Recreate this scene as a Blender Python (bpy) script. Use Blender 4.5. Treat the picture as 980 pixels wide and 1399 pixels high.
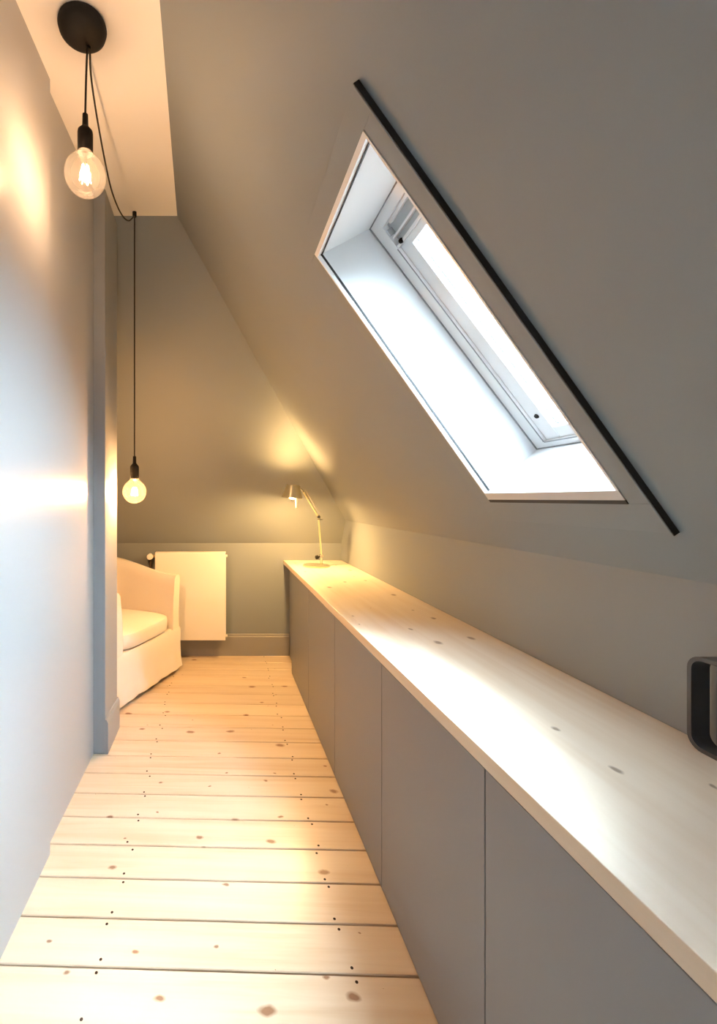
import bpy, bmesh, math, random
from mathutils import Vector, Matrix
random.seed(7)
S = bpy.context.scene
COL = S.collection
for o in list(bpy.data.objects):
    bpy.data.objects.remove(o)

# ------------------------------------------------------------------ camera, sky, exposure
F_PX, EYE = 622.0, 1.25                     # focal length in pixels of the 980x1399 frame, eye height
VPX, VPY = 299.0, 681.0                     # vanishing point of the corridor
cd = bpy.data.cameras.new('camera')
cam = bpy.data.objects.new('camera', cd); COL.objects.link(cam)
cam.location = (0, 0, EYE); cam.rotation_euler = (math.radians(90), 0, 0)
cd.sensor_fit = 'VERTICAL'; cd.sensor_height = 36.0; cd.sensor_width = 36.0
cd.lens = 36.0 * F_PX / 1399.0
cd.shift_x = (490.0 - VPX) / 1399.0
cd.shift_y = -(699.5 - VPY) / 1399.0
cd.clip_start = 0.02
S.camera = cam

W = bpy.data.worlds.new('overcast_sky'); S.world = W; W.use_nodes = True
SKY_STRENGTH = 150.0                         # zenith; an overcast sky is a third as bright at the horizon
bg = W.node_tree.nodes['Background']
wt = W.node_tree
wc = wt.nodes.new('ShaderNodeTexCoord'); ws = wt.nodes.new('ShaderNodeSeparateXYZ')
wt.links.new(wc.outputs['Generated'], ws.inputs[0])
wr = wt.nodes.new('ShaderNodeValToRGB'); wm = wt.nodes.new('ShaderNodeMapRange')
wm.inputs[1].default_value = -1.0; wm.inputs[2].default_value = 1.0
wt.links.new(ws.outputs['Z'], wm.inputs[0]); wt.links.new(wm.outputs[0], wr.inputs[0])
SKY = (0.70, 0.865, 1.0)
el = wr.color_ramp.elements
el[0].position = 0.49; el[0].color = (0.040, 0.042, 0.040, 1)             # ground and roofs below the horizon
el[1].position = 1.0; el[1].color = (*SKY, 1)
e = el.new(0.505); e.color = (*[c * 0.34 for c in SKY], 1)
wt.links.new(wr.outputs[0], bg.inputs['Color'])
bg.inputs['Strength'].default_value = SKY_STRENGTH
S.view_settings.view_transform = 'Standard'; S.view_settings.look = 'None'
S.view_settings.gamma = 1.0; S.view_settings.use_curve_mapping = False
S.view_settings.exposure = 0.52
WARM_NEAR, WARM_FAR = (1.0, 0.58, 0.33), (1.0, 0.49, 0.175)
BULB_NEAR, BULB_FAR = 6.3, 30.0

# ------------------------------------------------------------------ shared planes (x right, y depth, z up)
XC, XK = 0.5165, 0.979                      # counter front, knee wall
CT, CTH = 0.758, 0.0325                     # counter top height, thickness
DB, DN = 3.635, -1.60                       # back wall, wall behind
XLN, XLF, XPOST = -0.593, -0.613, -0.555    # left wall near, far, casing
def ceil_z(y): return EYE + 1.368 + 0.065 * y
def slope_z(x): return EYE + 1.211 - 1.41 * x          # sloping side
def slope_x(z): return (EYE + 1.211 - z) / 1.41
FOLD_B = EYE - 0.3565                        # fold of the back slope
def back_y(z): return DB - 0.6224 * (z - FOLD_B)
FOLD_R = slope_z(XK)

# ------------------------------------------------------------------ materials
def nt(name):
    m = bpy.data.materials.new(name); m.use_nodes = True
    t = m.node_tree; b = t.nodes['Principled BSDF']
    return m, t, b
def add(t, kind, **kw):
    n = t.nodes.new(kind)
    for k, v in kw.items():
        setattr(n, k, v)
    return n
def plain(name, col, rough=0.5, metal=0.0, bump=0.0, scale=60.0, spec=0.5, var=0.0):
    m, t, b = nt(name)
    b.inputs['Base Color'].default_value = (*col, 1)
    b.inputs['Roughness'].default_value = rough
    b.inputs['Metallic'].default_value = metal
    b.inputs['Specular IOR Level'].default_value = spec
    tc = add(t, 'ShaderNodeTexCoord')
    nz = add(t, 'ShaderNodeTexNoise'); nz.inputs['Scale'].default_value = scale; nz.inputs['Detail'].default_value = 4
    t.links.new(tc.outputs['Object'], nz.inputs['Vector'])
    if bump:
        bp = add(t, 'ShaderNodeBump'); bp.inputs['Strength'].default_value = bump; bp.inputs['Distance'].default_value = 0.002
        t.links.new(nz.outputs['Fac'], bp.inputs['Height']); t.links.new(bp.outputs['Normal'], b.inputs['Normal'])
    if var:
        n2 = add(t, 'ShaderNodeTexNoise'); n2.inputs['Scale'].default_value = 3.0
        t.links.new(tc.outputs['Object'], n2.inputs['Vector'])
        mx = add(t, 'ShaderNodeMix', data_type='RGBA')
        mx.inputs[6].default_value = (*[c * (1 - var) for c in col], 1)
        mx.inputs[7].default_value = (*[min(1, c * (1 + var)) for c in col], 1)
        t.links.new(n2.outputs['Fac'], mx.inputs[0]); t.links.new(mx.outputs[2], b.inputs['Base Color'])
    return m
def emit(name, col, strength):
    m, t, b = nt(name)
    b.inputs['Base Color'].default_value = (*col, 1)
    b.inputs['Emission Color'].default_value = (*col, 1)
    b.inputs['Emission Strength'].default_value = strength
    return m
def glass(name, tint, gloss=0.12, rough=0.02, haze=0.0):
    m, t, b = nt(name); t.nodes.remove(b)
    out = t.nodes['Material Output']
    tr = add(t, 'ShaderNodeBsdfTransparent'); tr.inputs[0].default_value = (*tint, 1)
    gl = add(t, 'ShaderNodeBsdfGlossy'); gl.inputs['Roughness'].default_value = rough
    fr = add(t, 'ShaderNodeFresnel'); fr.inputs[0].default_value = 1.45
    mu = add(t, 'ShaderNodeMath', operation='MULTIPLY_ADD'); mu.inputs[1].default_value = 0.8; mu.inputs[2].default_value = gloss * 0.1
    if haze:
        tl = add(t, 'ShaderNodeBsdfTranslucent'); tl.inputs[0].default_value = (1, .95, .88, 1)
        m0 = add(t, 'ShaderNodeMixShader'); m0.inputs[0].default_value = haze
        t.links.new(tr.outputs[0], m0.inputs[1]); t.links.new(tl.outputs[0], m0.inputs[2]); tr = m0
    mx = add(t, 'ShaderNodeMixShader')
    t.links.new(fr.outputs[0], mu.inputs[0]); t.links.new(mu.outputs[0], mx.inputs[0])
    t.links.new(tr.outputs[0], mx.inputs[1]); t.links.new(gl.outputs[0], mx.inputs[2])
    t.links.new(mx.outputs[0], out.inputs[0])
    return m
def wood(name, axis, light, mid, dark, rough, knot_scale, knot_amt, coat=0.0, rnd=0.10):
    """pine: grain stretched along `axis` (0 = x, 1 = y), sparse knots, an offset of its own for each board"""
    m, t, b = nt(name)
    L = t.links.new
    tc = add(t, 'ShaderNodeTexCoord'); oi = add(t, 'ShaderNodeObjectInfo')
    off = add(t, 'ShaderNodeVectorMath', operation='MULTIPLY_ADD')
    cmb = add(t, 'ShaderNodeCombineXYZ')
    for i in range(3): L(oi.outputs['Random'], cmb.inputs[i])
    off.inputs[1].default_value = (37.0, 23.0, 11.0)
    L(cmb.outputs[0], off.inputs[0]); L(tc.outputs['Object'], off.inputs[2])
    def stretched(al, ac):
        mp = add(t, 'ShaderNodeMapping')
        mp.inputs['Scale'].default_value = (al, ac, ac) if axis == 0 else (ac, al, ac)
        L(off.outputs[0], mp.inputs['Vector']); return mp
    g1 = add(t, 'ShaderNodeTexNoise'); g1.inputs['Scale'].default_value = 1; g1.inputs['Detail'].default_value = 5; g1.inputs['Distortion'].default_value = 0.6
    L(stretched(1.3, 22).outputs[0], g1.inputs['Vector'])
    g2 = add(t, 'ShaderNodeTexNoise'); g2.inputs['Scale'].default_value = 1; g2.inputs['Detail'].default_value = 3
    L(stretched(4, 130).outputs[0], g2.inputs['Vector'])
    g3 = add(t, 'ShaderNodeTexNoise'); g3.inputs['Scale'].default_value = 1; g3.inputs['Detail'].default_value = 2
    L(stretched(1.8, 5).outputs[0], g3.inputs['Vector'])
    mx = add(t, 'ShaderNodeMix', data_type='RGBA'); mx.inputs[6].default_value = (*light, 1); mx.inputs[7].default_value = (*mid, 1)
    r1 = add(t, 'ShaderNodeValToRGB'); r1.color_ramp.elements[0].position = 0.42; r1.color_ramp.elements[1].position = 0.70
    L(g1.outputs['Fac'], r1.inputs[0])
    ad = add(t, 'ShaderNodeMath', operation='MULTIPLY_ADD'); ad.inputs[1].default_value = 0.35
    L(g2.outputs['Fac'], ad.inputs[0]); 
    sc = add(t, 'ShaderNodeMath', operation='MULTIPLY'); sc.inputs[1].default_value = 0.65
    L(r1.outputs[0], sc.inputs[0]); L(sc.outputs[0], ad.inputs[2])
    ad2 = add(t, 'ShaderNodeMath', operation='MULTIPLY'); L(ad.outputs[0], ad2.inputs[0]); L(g3.outputs['Fac'], ad2.inputs[1]); 
    ad3 = add(t, 'ShaderNodeMath', operation='MULTIPLY'); ad3.inputs[1].default_value = 1.7; ad3.use_clamp = True
    L(ad2.outputs[0], ad3.inputs[0]); L(ad3.outputs[0], mx.inputs[0])
    # knots
    vo = add(t, 'ShaderNodeTexVoronoi', voronoi_dimensions='2D'); vo.inputs['Scale'].default_value = 1; vo.inputs['Randomness'].default_value = 1.0
    wob = add(t, 'ShaderNodeTexNoise'); wob.inputs['Scale'].default_value = 26
    L(off.outputs[0], wob.inputs['Vector'])
    mpk = stretched(knot_scale * 0.62, knot_scale)
    va = add(t, 'ShaderNodeVectorMath', operation='MULTIPLY_ADD'); va.inputs[1].default_value = (0.10, 0.10, 0.0)
    L(wob.outputs['Color'], va.inputs[0]); L(mpk.outputs[0], va.inputs[2])
    L(va.outputs[0], vo.inputs['Vector'])
    sep = add(t, 'ShaderNodeSeparateColor'); L(vo.outputs['Color'], sep.inputs[0])
    sel = add(t, 'ShaderNodeMath', operation='MULTIPLY'); sel.inputs[1].default_value = 0.10    # radius differs from knot to knot
    pw = add(t, 'ShaderNodeMath', operation='POWER'); pw.inputs[1].default_value = 2.2
    L(sep.outputs[0], pw.inputs[0]); L(pw.outputs[0], sel.inputs[0])
    dv = add(t, 'ShaderNodeMath', operation='DIVIDE'); L(vo.outputs['Distance'], dv.inputs[0]); L(sel.outputs[0], dv.inputs[1])
    kr = add(t, 'ShaderNodeMapRange'); kr.inputs[1].default_value = 0.55; kr.inputs[2].default_value = 1.25; kr.inputs[3].default_value = 1; kr.inputs[4].default_value = 0
    L(dv.outputs[0], kr.inputs[0])
    km = add(t, 'ShaderNodeMath', operation='MULTIPLY'); km.inputs[1].default_value = knot_amt; L(kr.outputs[0], km.inputs[0])
    mk = add(t, 'ShaderNodeMix', data_type='RGBA'); mk.inputs[7].default_value = (*dark, 1)
    L(mx.outputs[2], mk.inputs[6]); L(km.outputs[0], mk.inputs[0])
    # board to board tone
    hs = add(t, 'ShaderNodeHueSaturation')
    mr = add(t, 'ShaderNodeMapRange'); mr.inputs[3].default_value = 1 - rnd; mr.inputs[4].default_value = 1 + rnd * 0.5
    L(oi.outputs['Random'], mr.inputs[0]); L(mr.outputs[0], hs.inputs['Value']); L(mk.outputs[2], hs.inputs['Color'])
    L(hs.outputs[0], b.inputs['Base Color'])
    b.inputs['Roughness'].default_value = rough
    b.inputs['Coat Weight'].default_value = coat; b.inputs['Coat Roughness'].default_value = 0.22
    bp = add(t, 'ShaderNodeBump'); bp.inputs['Strength'].default_value = 0.12; bp.inputs['Distance'].default_value = 0.001
    L(g2.outputs['Fac'], bp.inputs['Height']); L(bp.outputs['Normal'], b.inputs['Normal'])
    return m

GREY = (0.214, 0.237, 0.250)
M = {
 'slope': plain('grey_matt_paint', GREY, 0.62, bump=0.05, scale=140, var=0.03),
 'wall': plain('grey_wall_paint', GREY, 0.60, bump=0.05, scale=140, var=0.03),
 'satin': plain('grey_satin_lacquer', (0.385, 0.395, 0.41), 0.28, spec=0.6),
 'casing': plain('grey_casing_paint', (0.27, 0.29, 0.31), 0.38),
 'ceiling': plain('white_ceiling_paint', (0.78, 0.775, 0.77), 0.7, bump=0.04, scale=120),
 'trimgrey': plain('grey_trim_paint', (0.27, 0.265, 0.255), 0.45),
 'white': plain('white_lacquer', (0.84, 0.85, 0.86), 0.35),
 'lining': plain('white_lining', (0.70, 0.71, 0.72), 0.55),
 'winframe': plain('white_window_paint', (0.82, 0.83, 0.84), 0.4),
 'seal': plain('grey_window_seal', (0.26, 0.27, 0.28), 0.6),
 'alu': plain('grey_aluminium', (0.50, 0.53, 0.55), 0.4, 0.3),
 'sill': plain('pale_grey_sill', (0.55, 0.55, 0.55), 0.4),
 'shade_strip': plain('black_shade_strip', (0.018, 0.018, 0.02), 0.6),  # near-black colour for the shade lines around the roof window
 'cabinet': plain('grey_cabinet_lacquer', (0.215, 0.228, 0.245), 0.42, spec=0.5),
 'cabdark': plain('cabinet_carcass', (0.06, 0.06, 0.06), 0.6),
 'fabric': plain('cream_slipcover', (0.80, 0.745, 0.68), 0.9, bump=0.5, scale=420, spec=0.2, var=0.04),
 'radiator': plain('white_enamel', (0.82, 0.79, 0.75), 0.35),
 'black': plain('black_silicone', (0.009, 0.008, 0.007), 0.6, spec=0.2),
 'blackmetal': plain('black_steel', (0.036, 0.037, 0.042), 0.35, 0.0, bump=0.1, scale=90),
 'cord': plain('black_textile_cord', (0.012, 0.010, 0.009), 0.8),
 'lamplit_alu': plain('brushed_aluminium', (0.80, 0.76, 0.55), 0.28, 0.9),  # aluminium, with the yellow of the lamplight put into its colour
 'chrome': plain('chrome', (0.75, 0.75, 0.75), 0.12, 1.0),
 'nail': plain('dark_nail', (0.035, 0.020, 0.012), 0.9, spec=0.1),
 'subfloor': plain('dark_subfloor', (0.05, 0.035, 0.022), 0.9),
 'pipe': plain('copper_brown_paint', (0.10, 0.06, 0.04), 0.5),
 'brass': plain('brass', (0.75, 0.55, 0.25), 0.3, 1.0),
 'floor': wood('pine_board', 0, (0.655, 0.54, 0.405), (0.54, 0.395, 0.255), (0.20, 0.085, 0.035), 0.38, 7.0, 0.9, coat=0.15),
 'counter': wood('spruce_worktop', 1, (0.77, 0.68, 0.56), (0.68, 0.56, 0.42), (0.26, 0.19, 0.13), 0.42, 7.0, 0.9, rnd=0.0),
 'pane': glass('window_glass', (0.97, 0.985, 0.98)),
 'bulbglass': glass('clear_bulb_glass', (1.0, 0.97, 0.92), 0.3, haze=0.012),
 'filament': emit('glowing_filament', (1.0, 0.66, 0.30), 260),
 'lampbulb': emit('glowing_lamp_bulb', (1.0, 0.58, 0.21), 1700),
}

# ------------------------------------------------------------------ mesh helpers
def thing(name, label, cat, loc, group=None, kind=None):
    e = bpy.data.objects.new(name, None); COL.objects.link(e); e.location = loc
    e.empty_display_size = 0.1
    if label: e['label'] = label
    if cat: e['category'] = cat
    if group: e['group'] = group
    if kind: e['kind'] = kind
    return e
def wloc(o):
    v = Vector((0, 0, 0))
    while o is not None:
        v += o.location; o = o.parent
    return v
def build(name, bm, mat, parent=None, smooth=False, bevel=0.0, seg=2, origin=None):
    """bm is in world coordinates; the object keeps its parent's origin (or `origin`)"""
    base = wloc(parent) if parent is not None else Vector((0, 0, 0))
    org = Vector(origin) if origin is not None else base
    bm.normal_update()
    bmesh.ops.recalc_face_normals(bm, faces=bm.faces)
    if bevel:
        bmesh.ops.bevel(bm, geom=[e for e in bm.edges if e.is_manifold and e.calc_face_angle(0) > 0.5], offset=bevel, segments=seg, profile=0.5, affect='EDGES')
    bmesh.ops.translate(bm, verts=bm.verts, vec=-org)
    me = bpy.data.meshes.new(name); bm.to_mesh(me); bm.free()
    me.materials.append(M[mat] if isinstance(mat, str) else mat)
    if smooth:
        for p in me.polygons: p.use_smooth = True
        try: me.set_sharp_from_angle(angle=math.radians(40))
        except Exception: pass
    o = bpy.data.objects.new(name, me); COL.objects.link(o)
    o.parent = parent; o.location = org - base
    return o
def tag(o, label=None, cat=None, group=None, kind=None):
    if label: o['label'] = label
    if cat: o['category'] = cat
    if group: o['group'] = group
    if kind: o['kind'] = kind
    return o
def box(x0, x1, y0, y1, z0, z1, bm=None):
    bm = bm or bmesh.new()
    v = [bm.verts.new((x, y, z)) for x in (x0, x1) for y in (y0, y1) for z in (z0, z1)]
    for f in ((0, 1, 3, 2), (4, 6, 7, 5), (0, 4, 5, 1), (2, 3, 7, 6), (0, 2, 6, 4), (1, 5, 7, 3)):
        bm.faces.new([v[i] for i in f])
    return bm
def prism(pts, vec, bm=None):
    """planar polygon (3-D points) swept along vec"""
    bm = bm or bmesh.new(); vec = Vector(vec)
    a = [bm.verts.new(p) for p in pts]; b = [bm.verts.new(Vector(p) + vec) for p in pts]
    bm.faces.new(a); bm.faces.new(b[::-1])
    for i in range(len(pts)):
        j = (i + 1) % len(pts); bm.faces.new((a[i], b[i], b[j], a[j]))
    return bm
def lathe(profile, centre, axis=(0, 0, 1), seg=32, bm=None):
    """profile of (radius, height) along axis from centre"""
    bm = bm or bmesh.new(); ax = Vector(axis).normalized(); c = Vector(centre)
    u = ax.orthogonal().normalized(); w = ax.cross(u); rings = []
    for r, h in profile:
        if r < 1e-6: rings.append([bm.verts.new(c + ax * h)])
        else: rings.append([bm.verts.new(c + ax * h + (u * math.cos(2 * math.pi * i / seg) + w * math.sin(2 * math.pi * i / seg)) * r) for i in range(seg)])
    for A, B in zip(rings, rings[1:]):
        for i in range(seg):
            j = (i + 1) % seg
            q = [A[i % len(A)], A[j % len(A)], B[j % len(B)], B[i % len(B)]]
            q = [v for k, v in enumerate(q) if v not in q[:k]]
            if len(q) > 2: bm.faces.new(q)
    return bm
def tube(pts, r, seg=10, bm=None):
    bm = bm or bmesh.new(); P = [Vector(p) for p in pts]; rings = []; prev = None
    for i, p in enumerate(P):
        d = (P[min(i + 1, len(P) - 1)] - P[max(i - 1, 0)]).normalized()
        u = d.orthogonal().normalized() if prev is None else (prev - d * prev.dot(d)).normalized()
        prev = u; w = d.cross(u)
        rings.append([bm.verts.new(p + (u * math.cos(2 * math.pi * k / seg) + w * math.sin(2 * math.pi * k / seg)) * r) for k in range(seg)])
    for A, B in zip(rings, rings[1:]):
        for k in range(seg): bm.faces.new((A[k], A[(k + 1) % seg], B[(k + 1) % seg], B[k]))
    bm.faces.new(rings[0][::-1]); bm.faces.new(rings[-1])
    return bm
def smooth_path(pts, n=8):
    P = [Vector(p) for p in pts]; P = [2 * P[0] - P[1]] + P + [2 * P[-1] - P[-2]]; out = []
    for i in range(1, len(P) - 2):
        for k in range(n):
            t = k / n; a, b, c, d = P[i - 1:i + 3]
            out.append(0.5 * (2 * b + (c - a) * t + (2 * a - 5 * b + 4 * c - d) * t * t + (3 * b - a - 3 * c + d) * t ** 3))
    out.append(P[-2]); return out
def struct(o): o['kind'] = 'structure'; return o

# ------------------------------------------------------------------ room shell
ROOM_L = -1.75                                                   # far side of the alcove behind the casing
floor = struct(build('floor', box(ROOM_L - .1, XK + .1, DN - .2, DB + .16, -0.12, -0.024), 'subfloor'))
floor['label'] = 'bare pine plank floor running along the attic corridor'
# planks: across the corridor, slightly skew to it
SKEW, PW = 0.029, 0.1422
def plank_mesh(x0, x1, w):
    bm = bmesh.new(); c = 0.0022; g = 0.0024
    sec = [(-w / 2 + g, -0.024), (w / 2 - g, -0.024), (w / 2 - g, -c), (w / 2 - g - c, 0), (-w / 2 + g + c, 0), (-w / 2 + g, -c)]
    prism([(x0, y, z) for y, z in sec], (x1 - x0, 0, 0), bm)
    bmesh.ops.recalc_face_normals(bm, faces=bm.faces)
    me = bpy.data.meshes.new('plank'); bm.to_mesh(me); bm.free(); me.materials.append(M['floor']); return me
pm_short, pm_long = plank_mesh(-0.80, XK, PW), plank_mesh(ROOM_L, XK, PW)
bmn = bmesh.new(); lathe([(0.0, 0.0005), (0.0042, 0.0005), (0.0046, -0.006)], (0, 0, 0), seg=8, bm=bmn)
nail_me = bpy.data.meshes.new('nail'); bmn.to_mesh(nail_me); bmn.free(); nail_me.materials.append(M['nail'])
k = -19
while True:
    y0 = 1.205 + k * PW; yc = y0 + PW / 2
    if yc + PW / 2 > DB + 0.15: break
    pl = bpy.data.objects.new('plank', pm_long if yc > 2.30 else pm_short); COL.objects.link(pl)
    pl.parent = floor; pl.location = (0, yc, 0); pl.rotation_euler = (0, 0, math.atan(-SKEW))
    if yc > 0.7:
        for jx in (-0.99, -0.32, 0.352):
            if jx < -0.8 and yc < 2.5: continue
            for sy in (-1, 1):
                nl = bpy.data.objects.new('nail', nail_me); COL.objects.link(nl); nl.parent = pl
                nl.location = (jx + random.uniform(-.012, .012), sy * (PW / 2 - 0.017 + random.uniform(-.004, .004)), 0)
    k += 1

# flat ceiling, ends where it meets the two slopes
yE = (EYE + 1.525 - FOLD_B)                                      # solve ceil_z(y) on the back slope
yE = (DB - 0.6224 * (EYE + 1.368 - FOLD_B)) / (1 + 0.6224 * 0.065)
def cpt(x, y): return (x, y, ceil_z(y))
ceiling = struct(build('ceiling', prism([cpt(ROOM_L, DN), cpt(slope_x(ceil_z(DN)), DN), cpt(slope_x(ceil_z(yE)), yE), cpt(ROOM_L, yE)], (0, 0, 0.12)), 'ceiling'))
ceiling['label'] = 'narrow flat white ceiling strip between wall and slopes'
# back slope and back wall
Pb = [(ROOM_L, DB, FOLD_B), (XK, DB, FOLD_B), (XK, back_y(FOLD_R), FOLD_R), (slope_x(ceil_z(yE)), yE, ceil_z(yE)), (ROOM_L, yE, ceil_z(yE))]
nb = Vector((0, 1, 0.6224)).normalized()
struct(build('wall_slope_back', prism(Pb, nb * 0.1), 'slope'))['label'] = 'grey sloping attic wall above the radiator'
struct(build('wall_back', box(ROOM_L, XK, DB, DB + 0.14, 0, FOLD_B), 'wall'))['label'] = 'low vertical grey wall behind the radiator'
struct(build('baseboard_back', prism([(-1.70, DB, 0), (-1.70, DB - .02, 0), (-1.70, DB - .02, .150), (-1.70, DB - .013, .156), (-1.70, DB - .013, .166), (-1.70, DB - .006, .171), (-1.70, DB, .171)], (2.26, 0, 0)), 'trimgrey'))['label'] = 'grey painted baseboard along the low end wall'
# knee wall on the counter side
Pk = [(XK, DN, 0), (XK, DB, 0), (XK, DB, FOLD_B), (XK, back_y(FOLD_R), FOLD_R), (XK, DN, FOLD_R)]
struct(build('wall_right', prism(Pk, (0.1, 0, 0)), 'wall'))['label'] = 'low vertical grey wall behind the worktop'
# side slope with the opening for the roof window
OX0, OX1, OY0, OY1 = 0.316, 0.857, 0.949, 1.415                   # opening: x of its upper and lower edge, y of its sides
def sp(x, y): return Vector((x, y, slope_z(x)))
EU = Vector((-1, 0, 1.41)).normalized(); NO = Vector((1.41, 0, 1)).normalized()   # up the slope, outwards
def hip(x): return sp(x, back_y(slope_z(x)))
xt = lambda y: slope_x(ceil_z(y))
Y_SHIFT2 = -1.40                                                  # a second roof window, behind the viewer
RX0, RX1, RY0, RY1 = OX0 - .012, OX1 + .012, OY0 - .014, OY1 + .014     # rough opening behind the lining
QY0, QY1 = RY0 + Y_SHIFT2, RY1 + Y_SHIFT2
bm = bmesh.new()
def band_gap(ya, yb): return ([sp(XK, ya), sp(XK, yb), sp(RX1, yb), sp(RX1, ya)], [sp(RX0, ya), sp(RX0, yb), sp(xt(yb), yb), sp(xt(ya), ya)])
polys = [[sp(XK, DN), sp(XK, QY0), sp(RX1, QY0), sp(RX0, QY0), sp(xt(QY0), QY0), sp(xt(DN), DN)],
         [sp(XK, QY1), sp(XK, RY0), sp(RX1, RY0), sp(RX0, RY0), sp(xt(RY0), RY0), sp(xt(QY1), QY1), sp(RX0, QY1), sp(RX1, QY1)],
         [sp(XK, RY1), hip(XK), sp(xt(yE), yE), sp(xt(RY1), RY1), sp(RX0, RY1), sp(RX1, RY1)]]
polys += list(band_gap(QY0, QY1)) + list(band_gap(RY0, RY1))
for poly in polys:
    bm.faces.new([bm.verts.new(p) for p in poly])
bmesh.ops.remove_doubles(bm, verts=bm.verts, dist=1e-5)
bmesh.ops.recalc_face_normals(bm, faces=bm.faces)
ret = bmesh.ops.extrude_face_region(bm, geom=list(bm.faces))
bmesh.ops.translate(bm, verts=[g for g in ret['geom'] if isinstance(g, bmesh.types.BMVert)], vec=NO * 0.10)
struct(build('wall_slope_right', bm, 'slope'))['label'] = 'long grey sloping attic wall with the roof window'
# left wall: a recessed far length and a proud near length
def side_prism(x0, x1, ya, yb, zlo=0.0): return prism([(x0, ya, zlo), (x0, yb, zlo), (x0, yb, min(ceil_z(yb), FOLD_B + (DB - yb) / 0.6224)), (x0, ya, ceil_z(ya))], (x1 - x0, 0, 0))
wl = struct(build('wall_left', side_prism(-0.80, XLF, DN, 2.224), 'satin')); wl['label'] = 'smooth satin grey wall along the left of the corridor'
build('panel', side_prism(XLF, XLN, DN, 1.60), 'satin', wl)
t1 = struct(thing('trim_1', 'grey casing at the end of the satin wall', None, (-0.68, 2.35, 0)))
build('casing', side_prism(-0.80, XPOST, 2.224, 2.484), 'casing', t1, bevel=0.003)
build('plinth_block', prism([(XPOST, 2.224, 0), (XPOST + .014, 2.224, 0), (XPOST + .014, 2.224, .150), (XPOST + .006, 2.224, .168), (XPOST, 2.224, .168)], (0, 0.26, 0)), 'casing', t1)
struct(build('wall_partition', side_prism(ROOM_L, -0.80, 2.40, 2.484), 'wall'))['label'] = 'grey partition closing the alcove behind the casing'
pts = [(ROOM_L, 2.40, 0), (ROOM_L, DB, 0), (ROOM_L, DB, FOLD_B), (ROOM_L, yE, ceil_z(yE)), (ROOM_L, 2.40, ceil_z(2.40))]
struct(build('wall_alcove', prism(pts, (-0.1, 0, 0)), 'wall'))['label'] = 'grey side wall of the alcove behind the armchair'
pts = [(-0.80, DN, 0), (XK, DN, 0), (XK, DN, FOLD_R), (slope_x(ceil_z(DN)), DN, ceil_z(DN)), (-0.80, DN, ceil_z(DN))]
struct(build('wall_front', prism(pts, (0, -0.1, 0)), 'wall'))['label'] = 'grey end wall behind the viewer'

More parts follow.
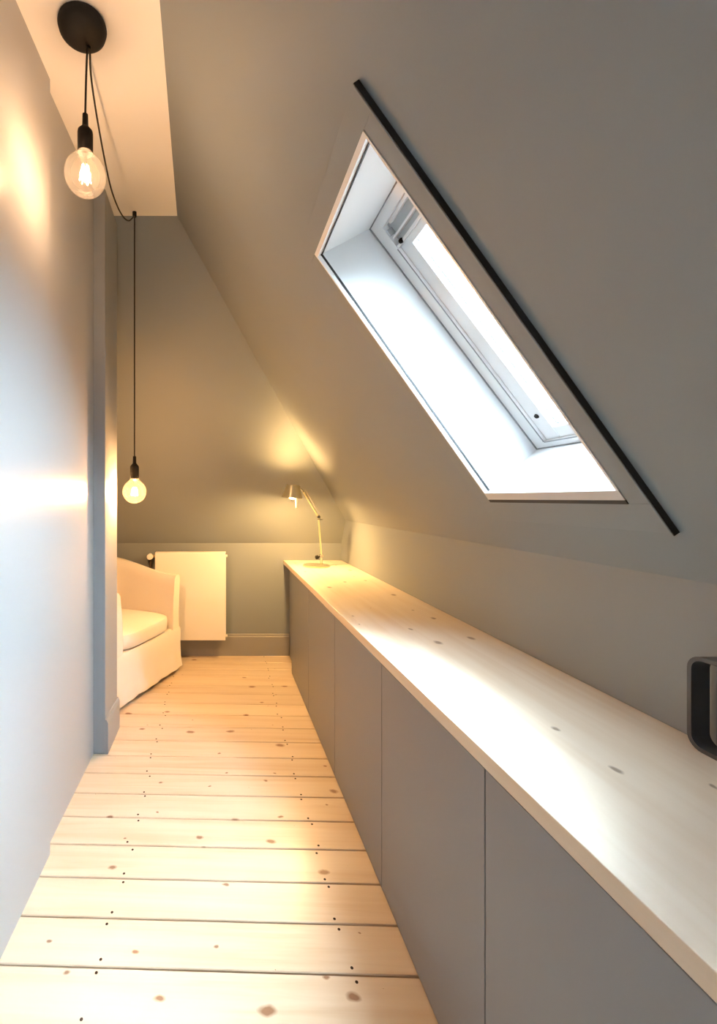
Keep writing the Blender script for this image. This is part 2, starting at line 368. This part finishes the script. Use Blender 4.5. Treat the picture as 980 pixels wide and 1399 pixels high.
# ------------------------------------------------------------------ roof window
OPEN = (OX0, OX1, OY0, OY1)
def roof_window(wname, wlabel, sh):
    OX0, OX1, OY0, OY1 = OPEN[0], OPEN[1], OPEN[2] + sh, OPEN[3] + sh
    win = struct(thing(wname, wlabel, None, sp(OX1, (OY0 + OY1) / 2)))
    CX0, CX1, CY0, CY1, CTK = 0.277, 0.902, OY0 - .053, OY1 + .060, 0.014        # casing boards, on the room side
    def slab(xa, xb, ya, yb, n0, n1):
        """box lying in the slope plane: between two x (slope) and two y values, from n0 to n1 along the outward normal"""
        p = [sp(xa, ya), sp(xb, ya), sp(xb, yb), sp(xa, yb)]
        return prism([q + NO * n0 for q in p], NO * (n1 - n0))
    GY = 0.006
    build('casing_board', slab(CX0, OX0 - .004, CY0 + .0, CY1, -CTK, 0), 'wall', win, bevel=.0012)
    build('casing_board', slab(OX1 + .004, CX1, CY0, CY1, -CTK, 0), 'wall', win, bevel=.0012)
    build('casing_board', slab(OX0 - .004, OX1 + .004, CY0, OY0 - .006, -CTK, 0), 'wall', win, bevel=.0012)
    build('casing_board', slab(OX0 - .004, OX1 + .004, OY1 + .006, CY1, -CTK, 0), 'wall', win, bevel=.0012)
    build('shade_strip', slab(CX0 - .002, CX1 + .004, CY0 - .002, CY0, -CTK + .001, 0), 'shade_strip', win)  # shade on the casing's near edge, put in as a dark strip
    # white bead around the opening, proud of the casing
    BD = CTK + 0.002
    build('bead', slab(OX0 - .004, OX0 + .004, OY0 - .006, OY1 + .006, -BD, 0.0), 'white', win)
    build('bead', slab(OX0 + .004, OX1 - .016, OY1, OY1 + .006, -BD, 0.0), 'white', win)
    build('bead', slab(OX0 + .004, OX1 - .016, OY0 - .006, OY0, -BD, 0.0), 'white', win)
    build('bead', slab(OX1 - .016, OX1 - .002, OY0 - .006, OY1 + .006, -BD, 0.0), 'sill', win)
    build('shade_strip', slab(OX1 - .002, OX1 + .004, OY0 - .006, OY1 + .006, -BD, 0.0), 'shade_strip', win)  # dark bar painted in for the shade under the sill lip
    # lining
    TOP0, TOP1 = Vector((OX0 + .004, 0, slope_z(OX0 + .004))), Vector((0.470, 0, EYE + 0.838))
    BOT0, BOT1 = Vector((OX1 - .016, 0, slope_z(OX1 - .016))), Vector((0.9895, 0, EYE + 0.153))
    def dy(v, y): return Vector((v.x, y, v.z))
    build('lining_panel', prism([dy(TOP0, OY0), dy(TOP1, OY0), dy(TOP1, OY0) + EU * .012, dy(TOP0, OY0) + EU * .004], (0, OY1 - OY0, 0)), 'lining', win)
    build('lining_panel', prism([dy(BOT0, OY0), dy(BOT1, OY0), dy(BOT1, OY0) - EU * .012, dy(BOT0, OY0) - EU * .004], (0, OY1 - OY0, 0)), 'lining', win)
    for ya, s in ((OY1, 1), (OY0, -1)):
        build('lining_panel', prism([dy(TOP0, ya), dy(TOP1, ya), dy(BOT1, ya), dy(BOT0, ya)], (0, 0.012 * s, 0)), 'lining', win)
    # thin shadow joint between bead and lining
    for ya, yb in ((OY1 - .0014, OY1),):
        build('shade_strip', slab(OX0 + .004, OX1 - .016, ya, yb, -.004, .002), 'shade_strip', win)
    build('shade_strip', slab(OX0 + .005, OX0 + .006, OY0, OY1, -.004, .002), 'shade_strip', win)
    # frame, sash, glass in the window plane
    EW = (TOP1 - BOT1).normalized(); LW = (TOP1 - BOT1).length; NW = Vector((EW.z, 0, -EW.x))
    def wslab(s0, s1, ya, yb, n0, n1):
        """s measured from the lower edge of the window plane upwards"""
        a, b = BOT1 + EW * s0, BOT1 + EW * s1
        return prism([dy(a, ya) + NW * n0, dy(b, ya) + NW * n0, dy(b, yb) + NW * n0, dy(a, yb) + NW * n0], NW * (n1 - n0))
    fr = build('frame', wslab(0, LW, OY0 - .012, OY0 + .05, 0, .07), 'winframe', win)
    build('frame', wslab(0, LW, OY1 - .05, OY1 + .012, 0, .07), 'winframe', win)
    build('frame', wslab(LW - .035, LW, OY0 + .05, OY1 - .05, 0, .07), 'winframe', win)
    build('frame', wslab(0, .022, OY0 + .05, OY1 - .05, 0, .07), 'winframe', win)
    SY0, SY1 = OY0 + .05, OY1 - .05
    sash = build('sash', wslab(.022, LW - .112, SY1 - .055, SY1, .008, .06), 'winframe', win, bevel=.003)
    build('sash', wslab(.022, LW - .112, SY0, SY0 + .055, .008, .06), 'winframe', win, bevel=.003)
    build('sash', wslab(.022, .060, SY0 + .055, SY1 - .055, .008, .06), 'winframe', win, bevel=.003)
    build('sash', wslab(LW - .135, LW - .112, SY0, SY1, .008, .06), 'winframe', win, bevel=.003)
    build('pane', wslab(.060, LW - .135, SY0 + .055, SY1 - .055, .036, .040), 'pane', win)
    GB = .0025
    for ya in (SY1 - .055 - GB, SY0 + .055):
        build('glazing_bead', wslab(.060, LW - .135, ya, ya + GB, .026, .036), 'seal', win)
    build('glazing_bead', wslab(.060, .060 + GB, SY0 + .055, SY1 - .055, .026, .036), 'seal', win)
    # ventilation flap at the top: grey recess strips between white ridges
    vb = build('ventilation_bar', wslab(LW - .112, LW - .035, SY0, SY1, .018, .06), 'alu', win)
    build('ridge', wslab(LW - .084, LW - .078, SY0, SY1 - .008, .002, .018), 'winframe', vb)
    build('ridge', wslab(LW - .112, LW - .104, SY0, SY1, .002, .018), 'winframe', vb)
    build('ridge', wslab(LW - .046, LW - .037, SY0, SY1 - .03, .006, .018), 'winframe', vb)
    build('latch', wslab(LW - .070, LW - .050, SY1 - .010, SY1 - .002, .000, .018), 'alu', vb)
    # seals: lining to frame, frame to sash
    build('seal', wslab(0, LW, OY1 - .003, OY1, -.003, 0), 'seal', win)
    build('seal', wslab(LW - .003, LW, OY0, OY1 - .003, -.003, 0), 'seal', win)
    build('seal', wslab(0, .003, OY0, OY1 - .003, -.003, 0), 'seal', win)
    build('seal', wslab(.022, LW - .112, SY1, SY1 + .003, -.002, 0), 'seal', win)
    build('seal', wslab(.019, .022, SY0, SY1, -.002, 0), 'seal', win)
    for s in (0.105, LW - 0.105):
        c = dy(BOT1 + EW * s, OY1 - .081) + NW * (0.001 if s > .4 else 0.008)
        build('screw_cap', lathe([(0, -.004), (.0062, -.004), (.0075, 0.0), (.0075, .004)], c, NW, 16), 'black', win, smooth=True)
    # daylight comes in through the pane: a portal guides the sky's light
    pd = bpy.data.lights.new('sky_portal', 'AREA'); pd.shape = 'RECTANGLE'; pd.cycles.is_portal = True
    po = bpy.data.objects.new('sky_portal', pd); COL.objects.link(po)
    pd.size = SY1 - SY0 - .10; pd.size_y = LW - .19
    po.location = dy(BOT1 + EW * ((LW - .135 + .06) / 2), (OY0 + OY1) / 2) + NW * 0.075
    po.rotation_euler = Matrix((Vector((0, 1, 0)), EW * -1, NW)).transposed().to_euler()
roof_window('window_1', 'white roof window in a deep lining with grey casing', 0.0)
roof_window('window_2', 'white roof window in the slope behind the viewer', Y_SHIFT2)

# ------------------------------------------------------------------ base cabinets, filler, worktop
BOUNDS = [3.245, 2.64, 2.046, 1.454, 0.89, 0.30, -0.29, -0.88, -1.47]
ORD = ['first', 'second', 'third', 'fourth', 'fifth', 'sixth', 'seventh', 'eighth']
XD = XC + 0.004
for i in range(8):
    b, a = BOUNDS[i], BOUNDS[i + 1]
    c = thing('base_cabinet', 'handleless grey base cabinet under the worktop, %s from the low end wall' % ORD[i], 'cabinet', ((XC + XK) / 2, (a + b) / 2, 0), 'base cabinets under the worktop')
    build('carcass', box(XD + .020, XK - .004, a + .0005, b - .0005, 0.002, CT - CTH - .001), 'cabdark', c)
    build('door', box(XD, XD + .019, a + .0017, b - .0017, 0.005, CT - CTH - .005), 'cabinet', c, bevel=.0008, seg=1)
fp = build('filler_panel', box(XC + .045, XC + .063, 3.2465, DB - .022, 0.002, CT - CTH - .001), 'cabinet')
tag(fp, 'recessed grey filler panel between cabinets and low end wall', 'panel')
ct = build('worktop', box(XC, XK - .002, -1.55, DB - .002, CT - CTH, CT), 'counter', bevel=.0015)
tag(ct, 'long pale spruce worktop running over all the base cabinets', 'worktop')

# ------------------------------------------------------------------ radiator
RY0, RY1, RX0, RX1, RZ0, RZ1 = 3.515, 3.60, -0.493, 0.056, 0.153, 0.834
rad = thing('radiator', 'white flat panel radiator on the low grey end wall', 'radiator', ((RX0 + RX1) / 2, 3.57, RZ0))
build('front_panel', box(RX0, RX1 - .004, RY0, RY0 + .012, RZ0, RZ1 - .004), 'radiator', rad, bevel=.004)
build('convector', box(RX0 + .02, RX1 - .02, RY0 + .014, RY1 - .016, RZ0 + .02, RZ1 - .02), 'radiator', rad)
build('rear_panel', box(RX0, RX1 - .008, RY1 - .014, RY1, RZ0, RZ1 - .004), 'radiator', rad, bevel=.004)
build('side_cover', box(RX1 - .003, RX1, RY0 + .004, RY1, RZ0 + .04, RZ1 - .035), 'radiator', rad)
build('side_cover', box(RX0, RX0 + .003, RY0 + .013, RY1 - .015, RZ0 + .04, RZ1 - .035), 'radiator', rad)
bm = box(RX0, RX1 - .002, RY0 + .013, RY1 - .015, RZ1 - .006, RZ1)
build('top_grille', bm, 'radiator', rad, bevel=.001, seg=1)
for zz in (RZ0 + .03, RZ1 - .03):
    build('end_plug', lathe([(0, .012), (.008, .012), (.010, .008), (.010, -.010)], (RX1, RY0 + .022, zz), (1, 0, 0), 12), 'radiator', rad)
for xx in (RX0 + .1, RX1 - .1):
    build('wall_bracket', box(xx - .012, xx + .012, RY1 - .001, DB - .001, RZ0 + .1, RZ1 - .1), 'radiator', rad)
vz = RZ1 - .035
vl = build('valve', tube([(RX0 + .004, RY0 + .04, vz), (RX0 - .045, RY0 + .04, vz)], .011), 'brass', rad, smooth=True)
build('thermostat_head', lathe([(0, 0), (.020, 0), (.0235, .006), (.0235, .045), (.019, .060), (.014, .066)], (RX0 - .040, RY0 + .045 - .066 + .012, vz), (0, 1, 0), 20), 'radiator', rad, smooth=True)
build('pipe', tube([(RX0 - .040, RY0 + .045, vz - .005), (RX0 - .040, RY0 + .045, 0.0)], .009), 'pipe', rad, smooth=True)

# ------------------------------------------------------------------ armchair (tub shape, loose slipcover)
FD = Vector((0.909, -0.417, 0)); SD = Vector((0.417, 0.909, 0))        # facing, towards the arm by the radiator
FC = Vector((-0.450, 2.989, 0))                                        # middle of the front edge
HALF, DEEP, ARM = 0.375, 0.72, 0.075
def chair_pt(s, f, z): return FC + SD * s - FD * f + Vector((0, 0, z))
ac = thing('armchair', 'cream slipcovered tub armchair in the alcove beside the radiator', 'armchair', chair_pt(0, DEEP / 2, 0))
path = []
NS = 44
for i in range(NS + 1):
    u = i / NS
    # outline: straight arms, then a superellipse round the back
    if u < 0.22: p = (-1, u / 0.22 * 0.40)
    elif u > 0.78: p = (1, (1 - u) / 0.22 * 0.40)
    else:
        a = math.pi * (u - 0.22) / 0.56
        e = 0.72
        p = (-math.copysign(abs(math.cos(a)) ** e, math.cos(a)), 0.40 + 0.60 * abs(math.sin(a)) ** e)
    path.append((p[0] * HALF, p[1] * DEEP))
def shell_height(f):
    t = min(1, max(0, f / DEEP)); return 0.695 + 0.125 * (t * t * (3 - 2 * t))
bm = bmesh.new(); rings = []
for i, (s, f) in enumerate(path):
    p0, p1 = path[max(i - 1, 0)], path[min(i + 1, NS)]
    d = Vector((p1[0] - p0[0], p1[1] - p0[1])).normalized(); n = Vector((-d.y, d.x))
    if n.dot(Vector((s, f - 0.30))) < 0: n = -n                        # outwards
    h = shell_height(f)
    wr = 0.003 * math.sin(i * 1.9) + 0.002 * math.sin(i * 0.8 + 1)
    sec = [(0.030 + wr * 1.6, 0.032), (0.018 + wr, 0.12), (0.004 + wr * .5, 0.25), (0.0, 0.42), (0.010, 0.58), (0.020, h - 0.045), (0.014, h - 0.012), (-0.010, h),
           (-0.036, h - 0.003), (-0.056, h - 0.025), (-ARM + .012, h - 0.08), (-ARM - .002, 0.50), (-ARM - .006, 0.36), (-ARM - .006, 0.20)]
    rings.append([bm.verts.new(chair_pt(s + n.x * o_, f + n.y * o_, z)) for o_, z in sec])
for A, B in zip(rings, rings[1:]):
    for j in range(len(A) - 1): bm.faces.new((A[j], A[j + 1], B[j + 1], B[j]))
    bm.faces.new((A[-1], A[0], B[0], B[-1]))
bm.faces.new(rings[0]); bm.faces.new(rings[-1][::-1])
build('back_and_arms', bm, 'fabric', ac, smooth=True)
# front apron of the cover, hanging in soft waves between the arms
bm = bmesh.new(); cols = []
NA = 28
for i in range(NA + 1):
    s = -HALF - 0.004 + (2 * HALF + 0.008) * i / NA
    wv = 0.002 * math.sin(i * 1.35) + 0.002 * math.sin(i * 0.6)
    edge = 1 - min(1, 0.12 + abs(abs(s) - HALF) / 0.05)
    prof = [(0.008, 0.30), (-0.008, 0.315), (-0.014, 0.29), (-0.012, 0.20), (-0.018 - wv, 0.10), (-0.028 - wv * 1.8, 0.032), (0.0 - wv, 0.032), (0.012, 0.12)]
    cols.append([bm.verts.new(chair_pt(s * (1 + (0.02 if z < 0.1 else 0)), f, z)) for f, z in prof])
for A, B in zip(cols, cols[1:]):
    for j in range(len(A)): bm.faces.new((A[j], A[(j + 1) % len(A)], B[(j + 1) % len(A)], B[j]))
bm.faces.new(cols[0]); bm.faces.new(cols[-1][::-1])
build('skirt', bm, 'fabric', ac, smooth=True)
# seat cushion: a soft box, crowned on top
def soft_box(sx, sf, z0, z1, f0, nseg=10, crown=0.03):
    bm = bmesh.new(); L = []
    e = 5.0
    nz = 10
    for k in range(nz + 1):
        v = -1 + 2 * k / nz
        row = []
        sh = (1 - abs(v) ** 3.2) ** (1 / 3.2)
        for j in range(48):
            a = 2 * math.pi * j / 48; c, s = math.cos(a), math.sin(a)
            r = (abs(c) ** e + abs(s) ** e) ** (-1 / e)
            q = 0.90 + 0.10 * sh
            zz = (z0 + z1) / 2 + v * (z1 - z0) / 2
            row.append(bm.verts.new(chair_pt(c * r * sx * q, f0 + s * r * sf * q, zz)))
        L.append(row)
    for A, B in zip(L, L[1:]):
        for j in range(48): bm.faces.new((A[j], A[(j + 1) % 48], B[(j + 1) % 48], B[j]))
    top = L[-1]; cz = z1
    for k in range(1, 5):
        q = 1 - k / 5; ring = []
        for j in range(48):
            c = chair_pt(0, f0, cz + crown * (1 - q * q)); p = top[j].co
            ring.append(bm.verts.new((c.x + (p.x - c.x) * q, c.y + (p.y - c.y) * q, c.z)))
        src = L[-1]
        for j in range(48): bm.faces.new((src[j], src[(j + 1) % 48], ring[(j + 1) % 48], ring[j]))
        L.append(ring)
    bm.faces.new(L[-1]); bm.faces.new(L[0][::-1])
    return bm
build('seat_cushion', soft_box(HALF - ARM + .002, 0.268, 0.317, 0.425, 0.262), 'fabric', ac, smooth=True)
build('seat_base', prism([chair_pt(s, f, 0.20) for s, f in ((-HALF + ARM, .012), (HALF - ARM, .012), (HALF - ARM, .48), (.15, .60), (-.15, .60), (-HALF + ARM, .48))], (0, 0, 0.114)), 'fabric', ac)
for s, f in ((-.27, .06), (.27, .06), (-.19, .54), (.19, .54)):
    build('foot', lathe([(0, 0), (.018, 0), (.024, .20), (0, .20)], chair_pt(s, f, 0), seg=14), 'black', ac, smooth=True)

# ------------------------------------------------------------------ pendant lamp: one canopy, two cords
PX, PY = -0.420, 1.402
PZ = ceil_z(PY)
HX, HY = -0.449, 2.425
HZ = ceil_z(HY)
pen = thing('pendant_lamp', 'black pendant canopy with two cords and two clear globe bulbs', 'pendant lamp', (PX, PY, PZ))
can = build('canopy', lathe([(0.0, 0.002), (.066, 0.002), (.072, -.004), (.0735, -.010), (.070, -.022), (.058, -.033), (.038, -.040), (.015, -.043), (0, -.0435)], (PX, PY, PZ), seg=48), 'black', pen, smooth=True)
build('cord_grip', lathe([(.006, 0.0), (.006, -.014), (0, -.014)], (PX + .012, PY + .028, PZ - .036), seg=12), 'black', can)
def bulb_set(bx, by, bz, power, lname, warm):
    """globe centre at bx, by, bz"""
    R = 0.0635
    sk = build('socket', lathe([(0.0032, .190), (.0085, .188), (.0095, .152), (.014, .146), (.0225, .136), (.0235, .130), (.0235, .072), (.0225, .068), (.0, .068)], (bx, by, bz), seg=28), 'black', pen, smooth=True)
    prof = [(.013, .086), (.0165, .080), (.0190, .070), (.024, .0615), (.034, .0535)]
    a0 = math.asin(.034 / R)
    prof = [(.0135, .100), (.0165, .092), (.0190, .080), (.0225, .070), (.0285, .0605)]
    for i in range(1, 19):
        a = 0.52 + (math.pi - 0.52) * i / 18
        prof.append((max(0, R * math.sin(a)), R * math.cos(a)))
    gl = build('bulb', lathe(prof, (bx, by, bz), seg=36), 'bulbglass', pen, smooth=True)
    # filament cage on a glass stem
    bm = bmesh.new()
    for q in range(6):
        a = 2 * math.pi * q / 6
        x0, y0 = bx + .008 * math.cos(a), by + .008 * math.sin(a)
        x1, y1 = bx + .017 * math.cos(a + .4), by + .017 * math.sin(a + .4)
        tube([(x0, y0, bz + .022), (x1, y1, bz - .020)], .0012, 6, bm)
    build('filament', bm, 'filament', gl)
    build('stem', lathe([(.009, .068), (.006, .050), (.0035, .030), (.003, .0), (0, -.002)], (bx, by, bz), seg=12), 'bulbglass', gl, smooth=True)
    l = bpy.data.lights.new(lname, 'POINT'); l.energy = power; l.color = warm; l.shadow_soft_size = 0.018
    lo = bpy.data.objects.new(lname, l); COL.objects.link(lo); lo.parent = gl; lo.location = Vector((bx, by, bz)) - wloc(gl)
    return sk
B1 = (-0.415, 1.415, EYE + 1.005)
B2 = (HX, HY, EYE + 0.036)
bulb_set(*B1, BULB_NEAR, 'bulb_light', WARM_NEAR)
bulb_set(*B2, BULB_FAR, 'bulb_light', WARM_FAR)
build('cord', tube(smooth_path([(PX + .008, PY + .026, PZ - .04), (B1[0] + .001, B1[1] + .006, PZ - .14), (B1[0], B1[1], B1[2] + .188)]), .0033), 'cord', pen, smooth=True)
sw = [(PX + .014, PY + .030, PZ - .04), (-0.428, 1.53, EYE + 1.405), (-0.433, 1.66, EYE + 1.325), (-0.440, 1.84, EYE + 1.270), (-0.444, 2.00, EYE + 1.280), (-0.447, 2.15, EYE + 1.325), (-0.4485, 2.27, EYE + 1.385), (-0.449, 2.35, EYE + 1.445), (HX, HY - .012, HZ - .030), (HX, HY + .0, HZ - .034), (HX, HY, HZ - .06), (HX, HY, EYE + 0.8), (HX, HY, B2[2] + .188)]
build('cord', tube(smooth_path(sw, 7), .0033), 'cord', pen, smooth=True)
hk = build('cord_hook', lathe([(0, .001), (.011, .001), (.011, -.020), (.009, -.026)], (HX, HY, HZ), seg=16), 'black', None, smooth=True)
tube([(HX, HY, HZ), (HX, HY, HZ)], .001, 3).free()
tag(hk, 'small black cord hook screwed to the end of the white ceiling', 'hook')

# ------------------------------------------------------------------ desk lamp at the end of the worktop
LY = 3.30
LB = Vector((0.708, LY, CT))
dl = thing('desk_lamp', 'brushed metal desk lamp with jointed arm on the worktop end', 'desk lamp', LB)
base = build('base', lathe([(0, 0), (.092, 0), (.094, .003), (.094, .010), (.090, .013), (0, .014)], LB, seg=48), 'lamplit_alu', dl, smooth=True)
J0 = Vector((0.744, LY, CT + .078)); J1 = Vector((0.704, LY - .085, EYE - .130)); J2 = Vector((0.572, 3.075, EYE + .045))
post = Vector((0.744, LY, CT))
build('stem', tube([post + Vector((0, 0, .013)), J0], .008, 14), 'lamplit_alu', dl, smooth=True)
build('pivot', lathe([(0, -.014), (.013, -.014), (.013, .014), (0, .014)], J0, (0, 1, 0), 20), 'chrome', dl, smooth=True)
build('tension_knob', lathe([(0, 0), (.006, 0), (.006, .012), (.014, .014), (.014, .030), (.010, .034), (0, .034)], J0 + Vector((-.012, -.004, -.006)), (-1, -.2, -.25), 18), 'black', dl, smooth=True)
for s in (-1, 1):
    build('lower_arm', tube([J0 + Vector((0, .009 * s, 0)), J1 + Vector((0, .009 * s, 0))], .0045, 10), 'lamplit_alu', dl, smooth=True)
build('elbow', lathe([(0, -.016), (.011, -.016), (.011, .016), (0, .016)], J1, (0, 1, 0), 20), 'chrome', dl, smooth=True)
build('elbow_bracket', box(J1.x - .010, J1.x + .026, J1.y - .012, J1.y + .012, J1.z - .020, J1.z - .015), 'chrome', dl)
build('upper_arm', tube([J1, J2], .0065, 12), 'lamplit_alu', dl, smooth=True)
build('spring_cable', tube([J1 + Vector((.012, -.013, .028)), J1.lerp(J2, .5) + Vector((.008, -.012, .013)), J2 + Vector((.010, -.008, .016))], .0012, 6), 'chrome', dl)
HAX = Vector((0.07, -.03, 1)).normalized()                       # axis of the shade
HB = Vector((0.493, 3.06, EYE + .004))                          # centre of its rim
sh = build('shade', lathe([(.0690, 0), (.0440, .086), (.0420, .086), (.0670, 0), (.0690, 0)], HB, HAX, 40), 'lamplit_alu', dl, smooth=True)
build('light_baffle', lathe([(.042, .080), (.024, .082), (.024, .084), (.042, .086)], HB, HAX, 40), 'lamplit_alu', sh, smooth=True)  # added ring, narrows the top opening to cut the upward light
build('shade_swivel', tube([HB + HAX * .062 + Vector((.050, 0, .004)), J2], .007, 12), 'chrome', dl, smooth=True)
build('handle', tube([HB + Vector((.022, -.030, .030)), HB + Vector((.024, -.032, -.066))], .0058, 10), 'white', dl, smooth=True)
lb = build('lamp_bulb', lathe([(0, -.004), (.014, -.001), (.023, .010), (.026, .022), (.022, .038), (.014, .055), (.013, .075), (0, .076)], HB - HAX * .004, HAX, 24), 'lampbulb', dl, smooth=True)

# ------------------------------------------------------------------ black loop stand on the worktop
LX0, LX1 = 0.933, 0.970
bm = bmesh.new()
def rrect(y0, y1, z0, z1, r, n=7):
    out = []
    for cy, cz, a0 in ((y1 - r, z1 - r, 0), (y0 + r, z1 - r, 90), (y0 + r, z0 + r, 180), (y1 - r, z0 + r, 270)):
        for k in range(n + 1):
            a = math.radians(a0 + 90 * k / n); out.append((cy + r * math.cos(a), cz + r * math.sin(a)))
    return out
zt = EYE - 0.307
oo, ii = rrect(0.63, 0.907, CT + .0005, zt, .028), rrect(0.638, 0.899, CT + .0085, zt - .008, .021)
V = [[bm.verts.new((x, y, z)) for y, z in lst] for lst in (oo, ii) for x in (LX0, LX1)]
n = len(oo)
for i in range(n):
    j = (i + 1) % n
    bm.faces.new((V[0][i], V[1][i], V[1][j], V[0][j])); bm.faces.new((V[2][i], V[2][j], V[3][j], V[3][i]))
    bm.faces.new((V[0][i], V[0][j], V[2][j], V[2][i])); bm.faces.new((V[1][i], V[3][i], V[3][j], V[1][j]))
st = build('loop_stand', bm, 'blackmetal', None, smooth=True)
tag(st, 'black rounded metal loop standing on the worktop against the wall', 'stand')
